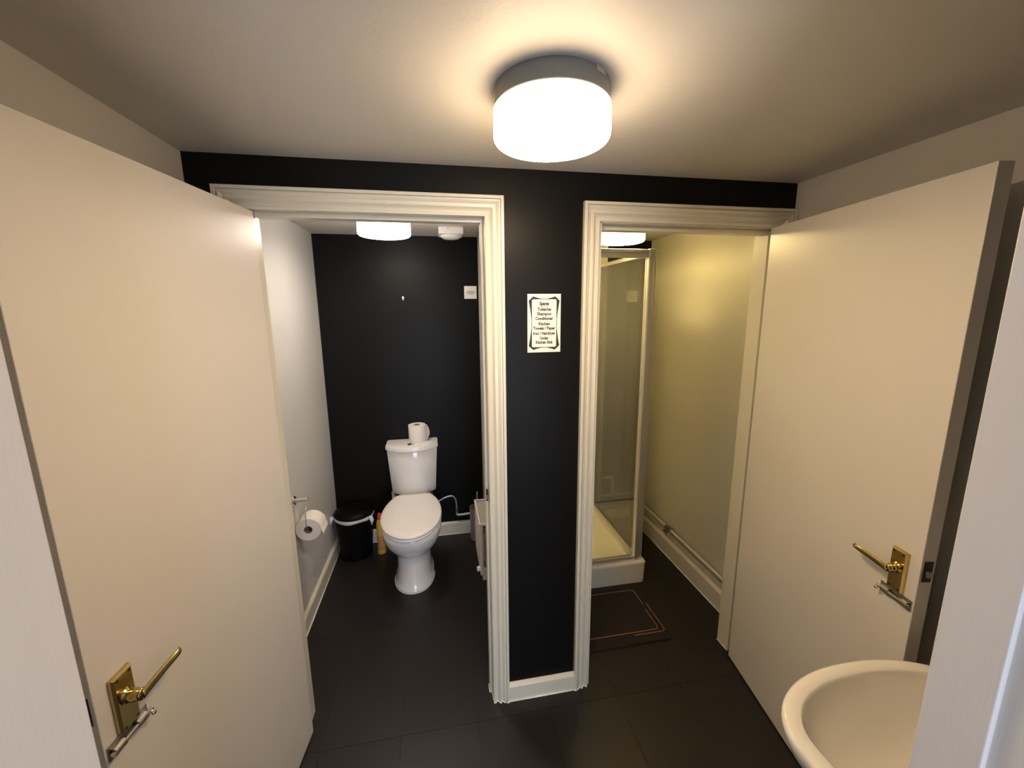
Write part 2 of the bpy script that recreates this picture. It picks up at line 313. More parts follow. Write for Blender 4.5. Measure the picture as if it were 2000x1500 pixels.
# ------------------------------------------------------------------ doors
def make_door(name, label, hx, hy, ang, w_, zb, out, zc, bz):
    d = thing(name, label, 'door', (hx, hy, zb), ang, kind='structure')
    t = 0.038
    y0, y1 = (-t, 0) if out > 0 else (0, t)
    obj('leaf', bx(BM(), 0, w_, y0, y1, 0, 1.981), DOORM, d, bevel=0.0015)
    zc -= zb; bz -= zb
    def P(s, o, z): return (s, o*out, z)
    # lever handle
    sc = w_ - 0.052
    pl = BM(); a, b = 0.0225, 0.060
    loft(pl, [[P(sc+sx*a, 0.0, zc+sz*b) for sx, sz in ((-1,-1),(1,-1),(1,1),(-1,1))], [P(sc+sx*a, 0.006, zc+sz*b) for sx, sz in ((-1,-1),(1,-1),(1,1),(-1,1))],
              [P(sc+sx*(a-0.004), 0.010, zc+sz*(b-0.004)) for sx, sz in ((-1,-1),(1,-1),(1,1),(-1,1))]])
    hp = obj('handle_plate', pl, BRASS, d); hp['label'] = 'polished brass lever handle on a rectangular plate'
    for sx in (-1, 1):
        for sz in (-1, 1):
            obj('screw', cyl(BM(), P(sc+sx*0.0135, 0.0095, zc+sz*0.052), P(sc+sx*0.0135, 0.0108, zc+sz*0.052), 0.0032, 12), BRASSD, hp, smooth=True)
    zl = zc + 0.008
    bm = BM(); tube(bm, [P(sc, o, zl) for o in (0.009, 0.011, 0.013, 0.015, 0.020, 0.026, 0.031, 0.035, 0.039)], 0.01, 20, [0.016, 0.0155, 0.011, 0.0105, 0.0125, 0.012, 0.0105, 0.0115, 0.0105])
    obj('spindle_boss', bm, BRASS, hp, smooth='all')
    pts = smooth_pts([P(sc+0.004, 0.039, zl-0.001), P(sc-0.012, 0.039, zl), P(sc-0.05, 0.038, zl+0.001), P(sc-0.085, 0.038, zl+0.001), P(sc-0.103, 0.036, zl), P(sc-0.111, 0.031, zl-0.001)], 5)
    n = len(pts); rings = []
    for i, p in enumerate(pts):
        k = i/(n-1); hz = 0.0095 - 0.003*k; ho = 0.0062 - 0.0018*k
        if i == 0: hz *= 0.6; ho *= 0.6
        if i == n-1: hz *= 0.6; ho *= 0.6
        rings.append([(p.x + (ho*math.cos(2*PI*j/14) if i > n-5 else 0)*0.5, p.y + ho*math.cos(2*PI*j/14), p.z + hz*math.sin(2*PI*j/14)) for j in range(14)])
    obj('lever', loft(BM(), rings), BRASS, hp, smooth='all')
    # slide bolt under the handle
    s0, s1 = w_-0.095, w_-0.004
    bp = obj('bolt_plate', bx(BM(), s0, s1, *sorted((0, 0.0025*out)), bz-0.015, bz+0.015), STEEL, d, bevel=0.0006); bp['label'] = 'steel slide bolt fixed below the handle'
    bm = BM(); cyl(bm, P(s0-0.002, 0.0085, bz), P(s1-0.001, 0.0085, bz), 0.0048, 14); obj('bolt_bar', bm, CHROME, bp, smooth=True)
    for s in (s0+0.022, s1-0.016):
        bm = BM(); rr = [[P(s+ds, 0.0025+0.0125*math.sin(PI*j/10), bz+0.0095*math.cos(PI*j/10)) for j in range(11)] + [P(s+ds, 0.0025+0.009*math.sin(PI*j/10), bz+0.006*math.cos(PI*j/10)) for j in range(10, -1, -1)] for ds in (-0.011, 0.011)]
        obj('bolt_guide', loft(bm, rr), STEEL, bp, smooth=True)
    bm = BM(); cyl(bm, P(s0+0.004, 0.0085, bz), P(s0+0.003, 0.015, bz-0.004), 0.0035, 10); lathe_pts = None
    tube(bm, [P(s0+0.003, 0.014, bz-0.004), P(s0+0.003, 0.017, bz-0.0045), P(s0+0.003, 0.020, bz-0.005)], 0.005, 12, [0.0035, 0.0055, 0.003])
    obj('bolt_knob', bm, CHROME, bp, smooth=True)
    # latch in the free edge
    ym = (y0+y1)/2
    lt = obj('latch_plate', bx(BM(), w_-0.001, w_+0.0012, ym-0.012, ym+0.012, zc+0.0, zc+0.058), DARKM, d)
    obj('latch_tongue', bx(BM(), w_+0.001, w_+0.009, ym-0.007, ym+0.007, zc+0.015, zc+0.033), STEEL, lt, bevel=0.002)
    return d
aA = math.radians(84.041)
make_door('door_1', 'plain white door swung open on the left with brass lever handle', -0.7202, 0.0022, math.atan2(-math.sin(aA), -math.cos(aA)), 0.7607, 0.008, 1, 0.945, 0.872)
aB = math.radians(99.2321)
make_door('door_2', 'plain white door swung open on the right beside the basin', 1.171, 0.0128, math.atan2(-math.sin(aB), math.cos(aB)), 0.7679, 0.006, -1, 0.966, 0.889)

# ------------------------------------------------------------------ ceiling lamps
def lamp(label, loc, light, r=0.129, hb=0.042, hs=0.071, power=2.0):
    t = thing('ceiling_lamp', label, 'ceiling lamp', loc, group='round ceiling lamps')
    rb = r - 0.003
    obj('base', lathe(BM(), [(rb-0.008, 0), (rb-0.006, -0.004), (rb-0.0015, -0.005), (rb, -0.009), (rb, -hb+0.001), (rb-0.004, -hb)], 64), BASE_SHADED, t, smooth=True)
    if power == 2.0 and loc[1] < 0:
        def patch(a0, a1, z0, z1, nm, m):
            q = [(math.radians(a0+(a1-a0)*i/6)) for i in range(7)]; ro = rb+0.0006
            loft_ = BM(); vs = [[loft_.verts.new((ro*math.cos(a), ro*math.sin(a), z)) for a in q] for z in (z0, z1)]
            for i in range(6): loft_.faces.new((vs[0][i], vs[0][i+1], vs[1][i+1], vs[1][i]))
            obj(nm, loft_, m, t)
        patch(172, 184, -0.034, -0.012, 'rating_label', STEEL); patch(-62, -48, -0.016, -0.006, 'fixing_clip', STEEL)
    pf = [(r-0.012, -hb-0.0005), (r-0.004, -hb-0.0005), (r-0.0005, -hb-0.004), (r, -hb-0.012)]
    for i in range(9):
        a = PI/2*i/8; pf.append((r-0.015+0.015*math.cos(a), -hb-hs+0.014-0.014*math.sin(a)))
    pf += [(r*0.5, -hb-hs-0.0025), (0.004, -hb-hs-0.004)]
    obj('shade', lathe(BM(), pf, 64), emit('lit_opal_glass', *light, -hb, -hb-hs, power), t, smooth='all')
    return t
lamp('large round ceiling lamp with shade-darkened base in the lobby', (0.1035, -0.5336, H), LAMP_MAIN)
lamp('round white ceiling lamp glowing inside the toilet', (-0.40, 0.745, H), LAMP_WC)
lamp('warm yellow round ceiling lamp above the shower', (0.862, 0.735, H), LAMP_SHOWER, hs=0.080, power=3.5)

# ------------------------------------------------------------------ toilet
TX = -0.362
def oval(z, yf, yb, hw, n=48, e=2.2, eb=3.0):
    yc = yf + (yb-yf)*0.45; out = []
    for i in range(n):
        a = 2*PI*i/n; c, s = math.cos(a), math.sin(a); ex = e if s < 0 else eb
        x = hw*math.copysign(abs(c)**(2/ex), c); y = yc + (yc-yf if s < 0 else yb-yc)*math.copysign(abs(s)**(2/ex), s)
        out.append((x, y, z))
    return out
tl_ = thing('toilet', 'white close-coupled toilet with lid down against the black wall', 'toilet', (TX, 0, 0))
secs = [(0.0, .772, 1.20, .120), (.006, .770, 1.20, .121), (.016, .776, 1.20, .115), (.03, .785, 1.20, .109), (.10, .797, 1.20, .103), (.16, .803, 1.20, .103), (.195, .803, 1.21, .106), (.215, .798, 1.215, .112),
        (.232, .780, 1.22, .126), (.255, .752, 1.23, .143), (.29, .716, 1.24, .161), (.33, .688, 1.25, .174), (.37, .672, 1.255, .180), (.395, .668, 1.26, .181), (.402, .676, 1.25, .174)]
obj('pan', loft(BM(), [oval(*s) for s in secs]), CERAMIC, tl_, smooth='all')
obj('pan_shelf', bx(BM(), -.11, .11, 1.17, 1.38, 0.30, 0.398), CERAMIC, tl_, bevel=0.02, seg=3)
def egg(z, k=1.0, dy=0.0):
    out = []
    n = 56; t1 = math.acos(0.60)
    for i in range(n+1):
        a = -PI - t1 + (PI + 2*t1)*i/n
        b = 0.285 if math.sin(a) < 0 else 0.335
        out.append((0.184*k*math.cos(a), 0.935 + dy + b*k*math.sin(a), z))
    return out
obj('seat', loft(BM(), [egg(.404, .985), egg(.408, .995), egg(.416, .995), egg(.419, .985)]), PLASTIC, tl_, smooth='all')
obj('lid', loft(BM(), [egg(.4195, .975), egg(.422, .995), egg(.430, 1.0), egg(.436, .992), egg(.440, .965), egg(.4425, .85), egg(.4435, .5)]), PLASTIC, tl_, smooth='all')
for s in (-1, 1): obj('hinge', cyl(BM(), (s*.075-.02, 1.205, .425), (s*.075+.02, 1.205, .425), .011, 14), PLASTIC, tl_, smooth=True)
def cist(z, hw, df, back=1.392, n=24):
    # flat back, bowed front
    pts = [(-hw, back)]
    side = back - df*0.55
    pts.append((-hw, side+0.02))
    for i in range(n+1):
        u = -1 + 2*i/n; pts.append((hw*u*(0.995), side - df*0.45*(1-abs(u)**2.4)))
    pts += [(hw, side+0.02), (hw, back)]
    return [(x, y, z) for x, y in pts]
obj('cistern', loft(BM(), [cist(.402, .135, .13), cist(.408, .146, .145), (cist(.42, .151, .15)), cist(.58, .161, .165), cist(.728, .170, .178), cist(.732, .168, .176)]), CERAMIC, tl_, smooth=True, angle=35, bevel=0.004)
ld_ = obj('cistern_lid', loft(BM(), [cist(.733, .171, .182), cist(.737, .176, .19), cist(.757, .177, .191), cist(.768, .173, .186), cist(.772, .162, .172)]), CERAMIC, tl_, smooth=True, angle=35)
bm = BM(); lathe(bm, [(.024, 0), (.024, .003), (.020, .0045), (.002, .005)], 28, (-.004, 1.262, .772)); obj('flush_button', bm, CHROME, ld_, smooth=True)
bm = BM(); lathe(bm, [(.013, 0), (.012, .0015), (.001, .002)], 20, (-0.012, 1.260, .777)); obj('button_half', bm, DARKM, ld_, smooth=True)
obj('outlet_pipe', cyl(BM(), (-.148, 1.35, .0), (-.148, 1.35, .402), .014), PLASTIC, tl_, smooth=True)
# base sealant
ring = oval(0.0018, .766, 1.204, .1235)
caulk(tl_, [(x, y, z) for x, y, z in ring[24:48]] + [ring[0]], 0.003)
# water hose to the cistern
hs = thing('water_hose', 'grey flexible water hose looping from cistern to wall pipe', 'water hose', (0, 0, 0))
obj('braided_hose', tube(BM(), smooth_pts([(-.245, 1.33, .395), (-.235, 1.35, .315), (-.20, 1.365, .292), (-.15, 1.37, .312), (-.10, 1.372, .318), (-.074, 1.374, .285), (-.068, 1.374, .225)], 8), .007, 10), HOSE, hs, smooth='all')
obj('valve', cyl(BM(), (-.068, 1.374, .228), (-.068, 1.374, .185), .011, 14), STEEL, hs, smooth=True)
obj('supply_pipe', tube(BM(), smooth_pts([(-.068, 1.374, .188), (-.066, 1.374, .168), (-.05, 1.376, .161), (.02, 1.378, .163), (.12, 1.38, .165)], 6), .0085, 10), PIPEW, hs, smooth='all')

# spare roll on the cistern
rl = thing('toilet_roll', 'spare white toilet roll standing on the cistern lid', 'toilet roll', (-0.324, 1.343, 0.7725))
def roll_mesh(r, rc, h): return lathe(BM(), [(rc, 0), (r-.002, 0), (r, .002), (r, h-.002), (r-.002, h), (rc, h), (rc, h*0.5)], 44, cap0=False, cap1=False)
bm = BM(); loft(bm, [[(rr*math.cos(2*PI*i/44), rr*math.sin(2*PI*i/44), z) for i in range(44)] for rr, z in ((.022, 0), (.058, 0), (.059, .002), (.059, .113), (.058, .115), (.022, .115), (.022, 0))], False, False)
obj('paper', bm, PAPER, rl, smooth=True)
bm = BM(); loft(bm, [[(rr*math.cos(2*PI*i/30), rr*math.sin(2*PI*i/30), z) for i in range(30)] for rr, z in ((.0215, .001), (.0215, .114), (.0205, .114), (.0205, .001), (.0215, .001))], False, False)
obj('core', bm, CORE, rl, smooth=True)
bm = BM()   # loose end bulging off the right side
sec = []
for i in range(13):
    u = i/12; z = .002 + .104*u
    bulge = .030*math.sin(PI*(0.15+0.85*(1-u)))**0.8 * (1 - u*0.25)
    a0 = math.radians(12); e = []
    pts = [(.0595*math.cos(math.radians(60)), .0595*math.sin(math.radians(60))), (.062*math.cos(math.radians(25))+bulge*0.6, .062*math.sin(math.radians(25))), (.0595+bulge, -.005), (.058+bulge*0.9, -.022)]
    sp = smooth_pts([(x, y, 0) for x, y in pts], 5)
    e = [(p.x, p.y, z) for p in sp] + [(p.x-.0009, p.y-.0004, z) for p in reversed(sp)]
    sec.append(e)
obj('loose_sheet', loft(bm, sec), PAPER, rl, smooth=True)

# ------------------------------------------------------------------ roll holder on the left wall
rh = thing('roll_holder', 'chrome toilet roll holder on the white left wall', 'roll holder', (WX0, 0.62, 0.725))
bm = BM(); tube(bm, [(0, 0, 0), (.004, 0, 0), (.008, 0, 0)], .024, 24, [.025, .025, .021]); obj('rosette', bm, CHROME, rh, smooth=True)
obj('post', tube(BM(), [(.006, 0, 0), (.02, 0, 0), (.055, 0, .002), (.066, 0, .002), (.068, 0, .002)], .009, 16, [.013, .0105, .0105, .011, .007]), CHROME, rh, smooth=True)
obj('wire', tube(BM(), smooth_pts([(.064, -.002, 0), (.064, -.022, -.018), (.063, -.042, -.045), (.062, -.045, -.09), (.062, -.045, -.128), (.062, -.035, -.136), (.062, .0, -.137), (.062, .085, -.137)], 6), .0028, 8), CHROME, rh, smooth='all')
r2 = thing('toilet_roll', 'white toilet roll hanging on the chrome wall holder', 'toilet roll', (WX0+0.063, 0.590, 0.574))
def yring(rr, y, n=44): return [(rr*math.cos(2*PI*i/n), y, rr*math.sin(2*PI*i/n)) for i in range(n)]
obj('paper', loft(BM(), [yring(.021, 0), yring(.059, 0), yring(.061, .002), yring(.061, .098), yring(.059, .1), yring(.021, .1), yring(.021, 0)], False, False), PAPER, r2, smooth=True)
obj('core', loft(BM(), [yring(.0205, .001), yring(.0205, .099), yring(.0195, .099), yring(.0195, .001), yring(.0205, .001)], False, False), CORE, r2, smooth=True)
pts = [(.061*math.cos(math.radians(a)), .061*math.sin(math.radians(a))) for a in (30, 15, 0)] + [(.0645, -.012), (.069, -.025), (.067, -.038)]
sp = smooth_pts([(a+.0006, b, 0) for a, b in pts], 4)
obj('loose_sheet', loft(BM(), [[(p.x, y, p.y) for p in sp] + [(p.x+.0012, y, p.y) for p in reversed(sp)] for y in (.001, .099)]), PAPER, r2, smooth=True)

# ------------------------------------------------------------------ bin, bottle, brush
bn = thing('pedal_bin', 'black round bin with white bag rim in the toilet corner', 'bin', (-0.770, 1.268, 0))
obj('body', lathe(BM(), [(.098, 0), (.102, .004), (.124, .29), (.124, .305)], 44), BINB, bn, smooth=True)
bm = BM(); n = 44; rings = []
for rr, z in ((.1245, .285), (.128, .287), (.130, .297), (.1285, .307), (.1245, .311)):
    rings.append([((rr+.0015*math.sin(7*2*PI*i/n))*math.cos(2*PI*i/n), (rr+.0015*math.sin(7*2*PI*i/n))*math.sin(2*PI*i/n), z+.003*math.sin(5*2*PI*i/n+1)) for i in range(n)])
obj('bag_rim', loft(bm, rings, False, False), BAG, bn, smooth='all')
for s, L in ((-1, .035), (1, .045)):
    bm = BM(); q = Vector((s*(.122 if s < 0 else .108), -.03 if s < 0 else -.065, .297))
    tube(bm, [q, q+Vector((s*.012, -.012, .008)), q+Vector((s*.020, -.018, -.012)), q+Vector((s*.017, -.02, -L))], .01, 10, [.008, .015, .013, .004]); obj('bag_knot', bm, BAG, bn, smooth='all')
obj('lid', lathe(BM(), [(.126, .309), (.129, .311), (.129, .320), (.122, .332), (.09, .345), (.04, .350), (.003, .351)], 44), BINB, bn, smooth='all')
obj('lid_ring', lathe(BM(), [(.1295, .316), (.1315, .318), (.1295, .320)], 44, cap0=False, cap1=False), BINB, bn, smooth='all')

bt = thing('cleaner_bottle', 'yellow cleaner bottle with red cap between bin and toilet', 'bottle', (-0.602, 1.245, 0))
def el(z, a, b, dx=0, n=24): return [(dx+0.86*a*math.cos(2*PI*i/n), b*math.sin(2*PI*i/n), z) for i in range(n)]
obj('body', loft(BM(), [el(0, .030, .022), el(.004, .034, .025), el(.03, .034, .025, .002), el(.10, .030, .023, .001), el(.14, .025, .02, -.002), el(.165, .024, .02, -.003), el(.20, .028, .021, -.002), el(.235, .027, .02, -.001), el(.255, .020, .016, 0), el(.262, .015, .014, 0)]), YEL, bt, smooth='all')
obj('label_band', loft(BM(), [el(.035, .0345, .0255, .002), el(.10, .0305, .0235, .001), el(.135, .0262, .0208, -.0015)], False, False), ORG, bt, smooth='all')
obj('cap', loft(BM(), [el(.260, .018, .017), el(.270, .0185, .0175), el(.292, .016, .015), el(.300, .010, .009), el(.302, .004, .004)]), RED, bt, smooth='all')

br = thing('toilet_brush', 'grey toilet brush pot beside the radiator', 'toilet brush', (0.067, 1.30, 0))
obj('pot', loft(BM(), [[(rr*math.cos(2*PI*i/32), rr*math.sin(2*PI*i/32), z) for i in range(32)] for rr, z in ((.040, 0), (.043, .003), (.045, .255), (.043, .255), (.041, .01))]), GREYB, br, smooth=True)
obj('handle', tube(BM(), [(0, 0, .02), (.004, 0, .25), (.012, 0, .36), (.013, 0, .372)], .006, 12, [.006, .006, .007, .004]), CHROME, br, smooth=True)

# ------------------------------------------------------------------ radiator on the dividing wall of the WC
rd = thing('radiator', 'small white panel radiator with top grille by the toilet door', 'radiator', (0.016, 0.48, 0.27))
Lr, Dr, Hr = 0.285, 0.085, 0.30
obj('front_panel', bx(BM(), 0, .012, 0, Lr, 0.0, Hr-.01), RADW, rd, bevel=0.004, seg=3)
obj('rear_panel', bx(BM(), Dr-.012, Dr, 0, Lr, 0.0, Hr-.01), RADW, rd, bevel=0.004, seg=3)
bm = BM(); bx(bm, -.003, .006, -.003, Lr+.003, Hr-.012, Hr); bx(bm, Dr-.006, Dr+.003, -.003, Lr+.003, Hr-.012, Hr); bx(bm, .006, Dr-.006, -.003, .008, Hr-.012, Hr); bx(bm, .006, Dr-.006, Lr-.008, Lr+.003, Hr-.012, Hr)
tg = obj('top_grille', bm, RADW, rd, bevel=0.0015)
sl = bpy.data.meshes.new('grille_slat'); b_ = bx(BM(), .006, Dr-.006, 0, .005, 0, .004); bmesh.ops.recalc_face_normals(b_, faces=b_.faces); b_.to_mesh(sl); b_.free(); sl.materials.append(RADW)
for i in range(22):
    o = bpy.data.objects.new('grille_slat', sl); COL.objects.link(o); o.location = (0, .014+.0117*i, Hr-.009); o.parent = tg
bm = BM(); bx(bm, .012, .016, 0, .002, .03, Hr-.012); bx(bm, Dr-.016, Dr-.012, 0, .002, .03, Hr-.012)
bx(bm, .016, Dr-.016, 0, .002, .03, .045)
k = 0
for i in range(-4, 20):     # diagonal lattice of the side grille
    for s in (1, -1):
        z0 = .045 + i*.013; z1 = z0 + (Dr-.032)*1.0
        a0, a1 = (.016, Dr-.016)
        za, zb_ = (z0, z1) if s > 0 else (z1, z0)
        zt = Hr-.014
        if min(za, zb_) < .04 or max(za, zb_) > zt: continue
        q = [(a0, 0, za-.0014), (a1, 0, zb_-.0014), (a1, 0, zb_+.0014), (a0, 0, za+.0014)]
        loft(bm, [[(x, y, z) for x, y, z in q], [(x, y+.002, z) for x, y, z in q]])
sg = obj('side_grille', bm, RADW, rd)
obj('gap_shade_block', bx(BM(), .018, Dr-.018, .02, Lr-.02, .03, Hr-.03), GAPSHADE, rd)  # dark block, its colour stands in for shade between the panels
obj('valve_cap', tube(BM(), [(.0, .02, .03), (-.008, .02, .03), (-.016, .02, .03), (-.018, .02, .03)], .012, 18, [.012, .014, .013, .008]), PLASTIC, rd, smooth=True)
obj('lower_pipe', cyl(BM(), (.045, .02, -.27), (.045, .02, .01), .0085), PIPEW, rd, smooth=True)
obj('lower_bracket', bx(BM(), .012, Dr, .0, .03, -.03, .03), RADW, rd, bevel=0.003)
obj('wall_bracket', bx(BM(), Dr, .119, .06, .10, .05, .22), RADW, rd); obj('wall_bracket', bx(BM(), Dr, .119, .20, .24, .05, .22), RADW, rd)

# ------------------------------------------------------------------ small wall and ceiling fittings
def switch(name, label, cat, loc, half=0.043):
    t = thing(name, label, cat, loc)
    obj('plate', bx(BM(), -half, half, -.008, 0, -half, half), PLASTIC, t, bevel=0.003)
    return t
s = switch('fan_switch', 'square white fan isolator on the black toilet wall', 'switch', (0.079, YB, 1.789))
bm = BM(); prism(bm, [(.026*math.copysign(abs(math.cos(2*PI*i/24))**.6, math.cos(2*PI*i/24)), .013*math.copysign(abs(math.sin(2*PI*i/24))**.6, math.sin(2*PI*i/24))) for i in range(24)], -.0115, -.0078, lambda a, b, c: (a, c, b)); obj('rocker', bm, mat('aged_plastic', (.62, .52, .48), .4), s)
for dx in (-.032, .032): obj('screw', cyl(BM(), (dx, -.0078, 0), (dx, -.0092, 0), .003, 10), STEEL, s)
s = switch('blank_plate', 'square cream wall plate seen through the shower glass', 'wall plate', (1.275, YB, 1.758), 0.041)
for dx in (-.03, .03): obj('screw', cyl(BM(), (dx, -.0078, 0), (dx, -.0092, 0), .003, 10), STEEL, s)
obj('label_strip', bx(BM(), -.008, .008, -.0088, -.0078, -.003, .003), mat('faded_print', (.5, .46, .38), .6), s)
pg = thing('wall_plug', 'small white wall plug in the black toilet wall', 'wall plug', (-0.374, YB, 1.756))
obj('plug', tube(BM(), [(0, 0, 0), (0, -.004, 0), (0, -.006, 0)], .006, 14, [.007, .007, .005]), PLASTIC, pg, smooth=True)
obj('filler_smear', prism(BM(), [(.0055*math.cos(2*PI*i/16), -.003+.014*math.sin(2*PI*i/16)) for i in range(16)], -.0012, 0.0, lambda a, b, c: (a, c, b)), PLASTIC, pg)
al = thing('smoke_alarm', 'white alarm box on the toilet ceiling beside the lamp', 'smoke alarm', (-0.055, 1.12, H))
obj('housing', bx(BM(), -.072, .072, -.072, .072, -.042, 0), PLASTIC, al, bevel=0.006, seg=3)
obj('sensor_dome', lathe(BM(), [(.062, -.042), (.060, -.050), (.045, -.060), (.02, -.064), (.002, -.065)], 36), PLASTIC, al, smooth='all')
obj('test_light', cyl(BM(), (-.018, -.0715, -.013), (-.018, -.0735, -.013), .003, 10), RED, al)

# ------------------------------------------------------------------ notice on the black wall
sg_ = thing('notice', 'small printed paper notice with black frame on the black wall', 'notice', (0.2305, 0, 1.624))
W2, H2 = 0.0635, 0.1075
obj('paper', bx(BM(), -W2, W2, -.0016, -.0004, -H2, H2), SIGNP, sg_)
fw_, fh_ = 0.048, 0.089
def rrect(a, b, r, n=6):
    out = []
    for cx, cy, s0 in ((a-r, b-r, 0), (-a+r, b-r, 90), (-a+r, -b+r, 180), (a-r, -b+r, 270)):
        for i in range(n+1):
            t = math.radians(s0+90*i/n); out.append((cx+r*math.cos(t), cy+r*math.sin(t)))
    return out
sw = []      # ink swash whose long sides pinch to the frame at the middle
N = 24
def side(t, amp): return amp*1.45*abs(2*t-1)**1.5
for i in range(N+1): t = i/N; sw.append((-fw_+.006 + (2*fw_-.012)*t, fh_ + side(t, .0065)))
for i in range(N+1): t = i/N; sw.append((fw_ + side(t, .0075), fh_-.006 - (2*fh_-.012)*t))
for i in range(N+1): t = i/N; sw.append((fw_-.006 - (2*fw_-.012)*t, -fh_ - side(t, .0065)))
for i in range(N+1): t = i/N; sw.append((-fw_ - side(t, .0075), -fh_+.006 + (2*fh_-.012)*t))
bm = BM(); bm.faces.new([bm.verts.new((a, -.0018, b)) for a, b in sw]); obj('ink_swash', bm, INK, sg_)
bm = BM(); bm.faces.new([bm.verts.new((a, -.0020, b)) for a, b in rrect(fw_+.001, fh_+.001, .007)]); obj('ink_frame', bm, INK, sg_)
bm = BM(); bm.faces.new([bm.verts.new((a, -.0022, b)) for a, b in rrect(fw_-.001, fh_-.001, .006)]); obj('inner_panel', bm, SIGNP, sg_)
def text(s, z, size, width=None):
    c = bpy.data.curves.new('t', 'FONT'); c.body = s; c.size = size; c.align_x = 'CENTER'; c.align_y = 'CENTER'; c.offset = size*(0.05 if s == 'Spares' else 0.04); c.resolution_u = 2
    o = bpy.data.objects.new('t', c); COL.objects.link(o)
    bpy.context.view_layer.update()
    me = bpy.data.meshes.new_from_object(o.evaluated_get(bpy.context.evaluated_depsgraph_get()))
    bpy.data.objects.remove(o); me.name = 'lettering'; me.materials.clear(); me.materials.append(INK)
    xs_ = [v.co.x for v in me.vertices]; k = width/(max(xs_)-min(xs_)) if width else 1
    for v in me.vertices: v.co.x *= k
    q = bpy.data.objects.new('lettering', me); COL.objects.link(q); q.parent = sg_; q.location = (0, -.0025, z); q.rotation_euler = (PI/2, 0, 0)
for s, v, wd in (('Spares', 355, .036), ('Toiletries', 472, .053), ('Shampoo', 566, .055), ('Conditioner', 662, .068), ('Kitchen', 772, .043), ('Towels / Paper', 865, .085), ('Iron / Hairdryer', 972, .085), ('Under', 1072, .033), ('Kitchen Sink', 1160, .066)):
    text(s, H2 - (v-155)/(1370-155)*2*H2, 0.0165 if s == 'Spares' else 0.0155, wd)
obj('underline', bx(BM(), -.018, .018, -.0026, -.0023, .0612, .0622), INK, sg_)

# ------------------------------------------------------------------ shower
SY0, SY1 = 0.60, YB-0.012
ST0, ST1 = SX0+0.012, 1.05
# tiled faces behind the enclosure
def tiles(name, label, origin, u, nu, nv, tu, tv, n):
    e = thing(name, label, 'tiling', origin, kind='structure')
    u = Vector(u); n = Vector(n)
    p = [Vector((0,0,0)), u*nu*tu, u*nu*tu+Vector((0,0,nv*tv)), Vector((0,0,nv*tv))]
    obj('grout_bed', loft(BM(), [[tuple(q+n*0.001) for q in p], [tuple(q+n*.006) for q in p]]), GROUT, e)
    g = .0015; q = [u*g+Vector((0,0,g)), u*(tu-g)+Vector((0,0,g)), u*(tu-g)+Vector((0,0,tv-g)), u*g+Vector((0,0,tv-g))]
    b = loft(BM(), [[tuple(a+n*.005) for a in q], [tuple(a+n*.009) for a in q]]); bmesh.ops.recalc_face_normals(b, faces=b.faces)
    me = bpy.data.meshes.new('wall_tile'); b.to_mesh(me); b.free(); me.materials.append(TILE)
    for i in range(nu):
        for j in range(nv):
            o = bpy.data.objects.new('wall_tile', me); COL.objects.link(o); o.location = u*tu*i+Vector((0,0,tv*j)); o.parent = e
tiles('trim_6', 'cream glazed tiles on the back wall of the shower', (SX0+.01, YB, 0.142), (1, 0, 0), 4, 8, 0.195, 0.25, (0, -1, 0))
tiles('trim_7', 'cream glazed tiles on the left wall of the shower', (SX0, 0.60, 0.142), (0, 1, 0), 4, 8, 0.198, 0.25, (1, 0, 0))
tr = thing('shower_tray', 'cream acrylic shower tray with raised front edge', 'shower tray', ((ST0+ST1)/2, (SY0+SY1)/2, 0))
hx_, hy_ = (ST1-ST0)/2, (SY1-SY0)/2
def rr3(a, b, r, z): return [(x, y, z) for x, y in rrect(a, b, r, 5)]
obj('tray', loft(BM(), [rr3(hx_-.006, hy_-.006, .02, 0), rr3(hx_-.004, hy_-.004, .02, .03), rr3(hx_-.002, hy_-.002, .02, .12), rr3(hx_, hy_, .02, .132), rr3(hx_-.003, hy_-.003, .02, .139), rr3(hx_-.01, hy_-.01, .018, .142),
     rr3(hx_-.052, hy_-.052, .03, .142), rr3(hx_-.058, hy_-.058, .03, .138), rr3(hx_-.066, hy_-.066, .03, .112), rr3(hx_-.09, hy_-.09, .03, .107), rr3(.06, .06, .03, .102)]), TRAYM, tr, smooth=True, angle=50)
bm = BM(); lathe(bm, [(.045, .1025), (.044, .107), (.03, .1085), (.002, .1085)], 28); obj('waste_cover', bm, CHROME, tr, smooth=True)
0 and obj('corner_upstand', bx(BM(), hx_-.012, hx_-.002, -hy_+.004, -hy_+.03, .136, .152), TRAYM, tr, bevel=0.003)
se = thing('shower_enclosure', 'aluminium framed glass shower enclosure on the cream tray', 'shower enclosure', (0, 0, 0.1425))
EX = 1.010; FY = 0.622; ET = 1.842
obj('front_post', bx(BM(), EX-.030, EX, FY, FY+.032, 0, ET), ALU, se, bevel=0.004, seg=2)
obj('side_post', bx(BM(), EX-.006, EX+.022, FY+.010, FY+.040, 0, ET-.004), ALU, se, bevel=0.004)
obj('wall_post', bx(BM(), ST0+.0, ST0+.03, FY, FY+.03, 0, ET), ALU, se, bevel=0.003)
bm = BM(); bx(bm, ST0+.03, EX-.030, FY-.002, FY+.034, ET-.018, ET); bx(bm, ST0+.03, EX-.030, FY+.004, FY+.028, ET-.044, ET-.018); obj('top_rail', bm, ALU, se, bevel=0.003)
obj('bottom_rail', bx(BM(), ST0+.03, EX-.030, FY, FY+.03, 0, .028), ALU, se, bevel=0.003)
obj('corner_cap', bx(BM(), EX-.034, EX+.004, FY-.004, FY+.036, ET-.040, ET+.003), ALU, se, bevel=0.004)
obj('side_top_rail', bx(BM(), EX-.022, EX+.004, FY+.032, SY1-.010, ET-.030, ET-.006), ALU, se, bevel=0.003)
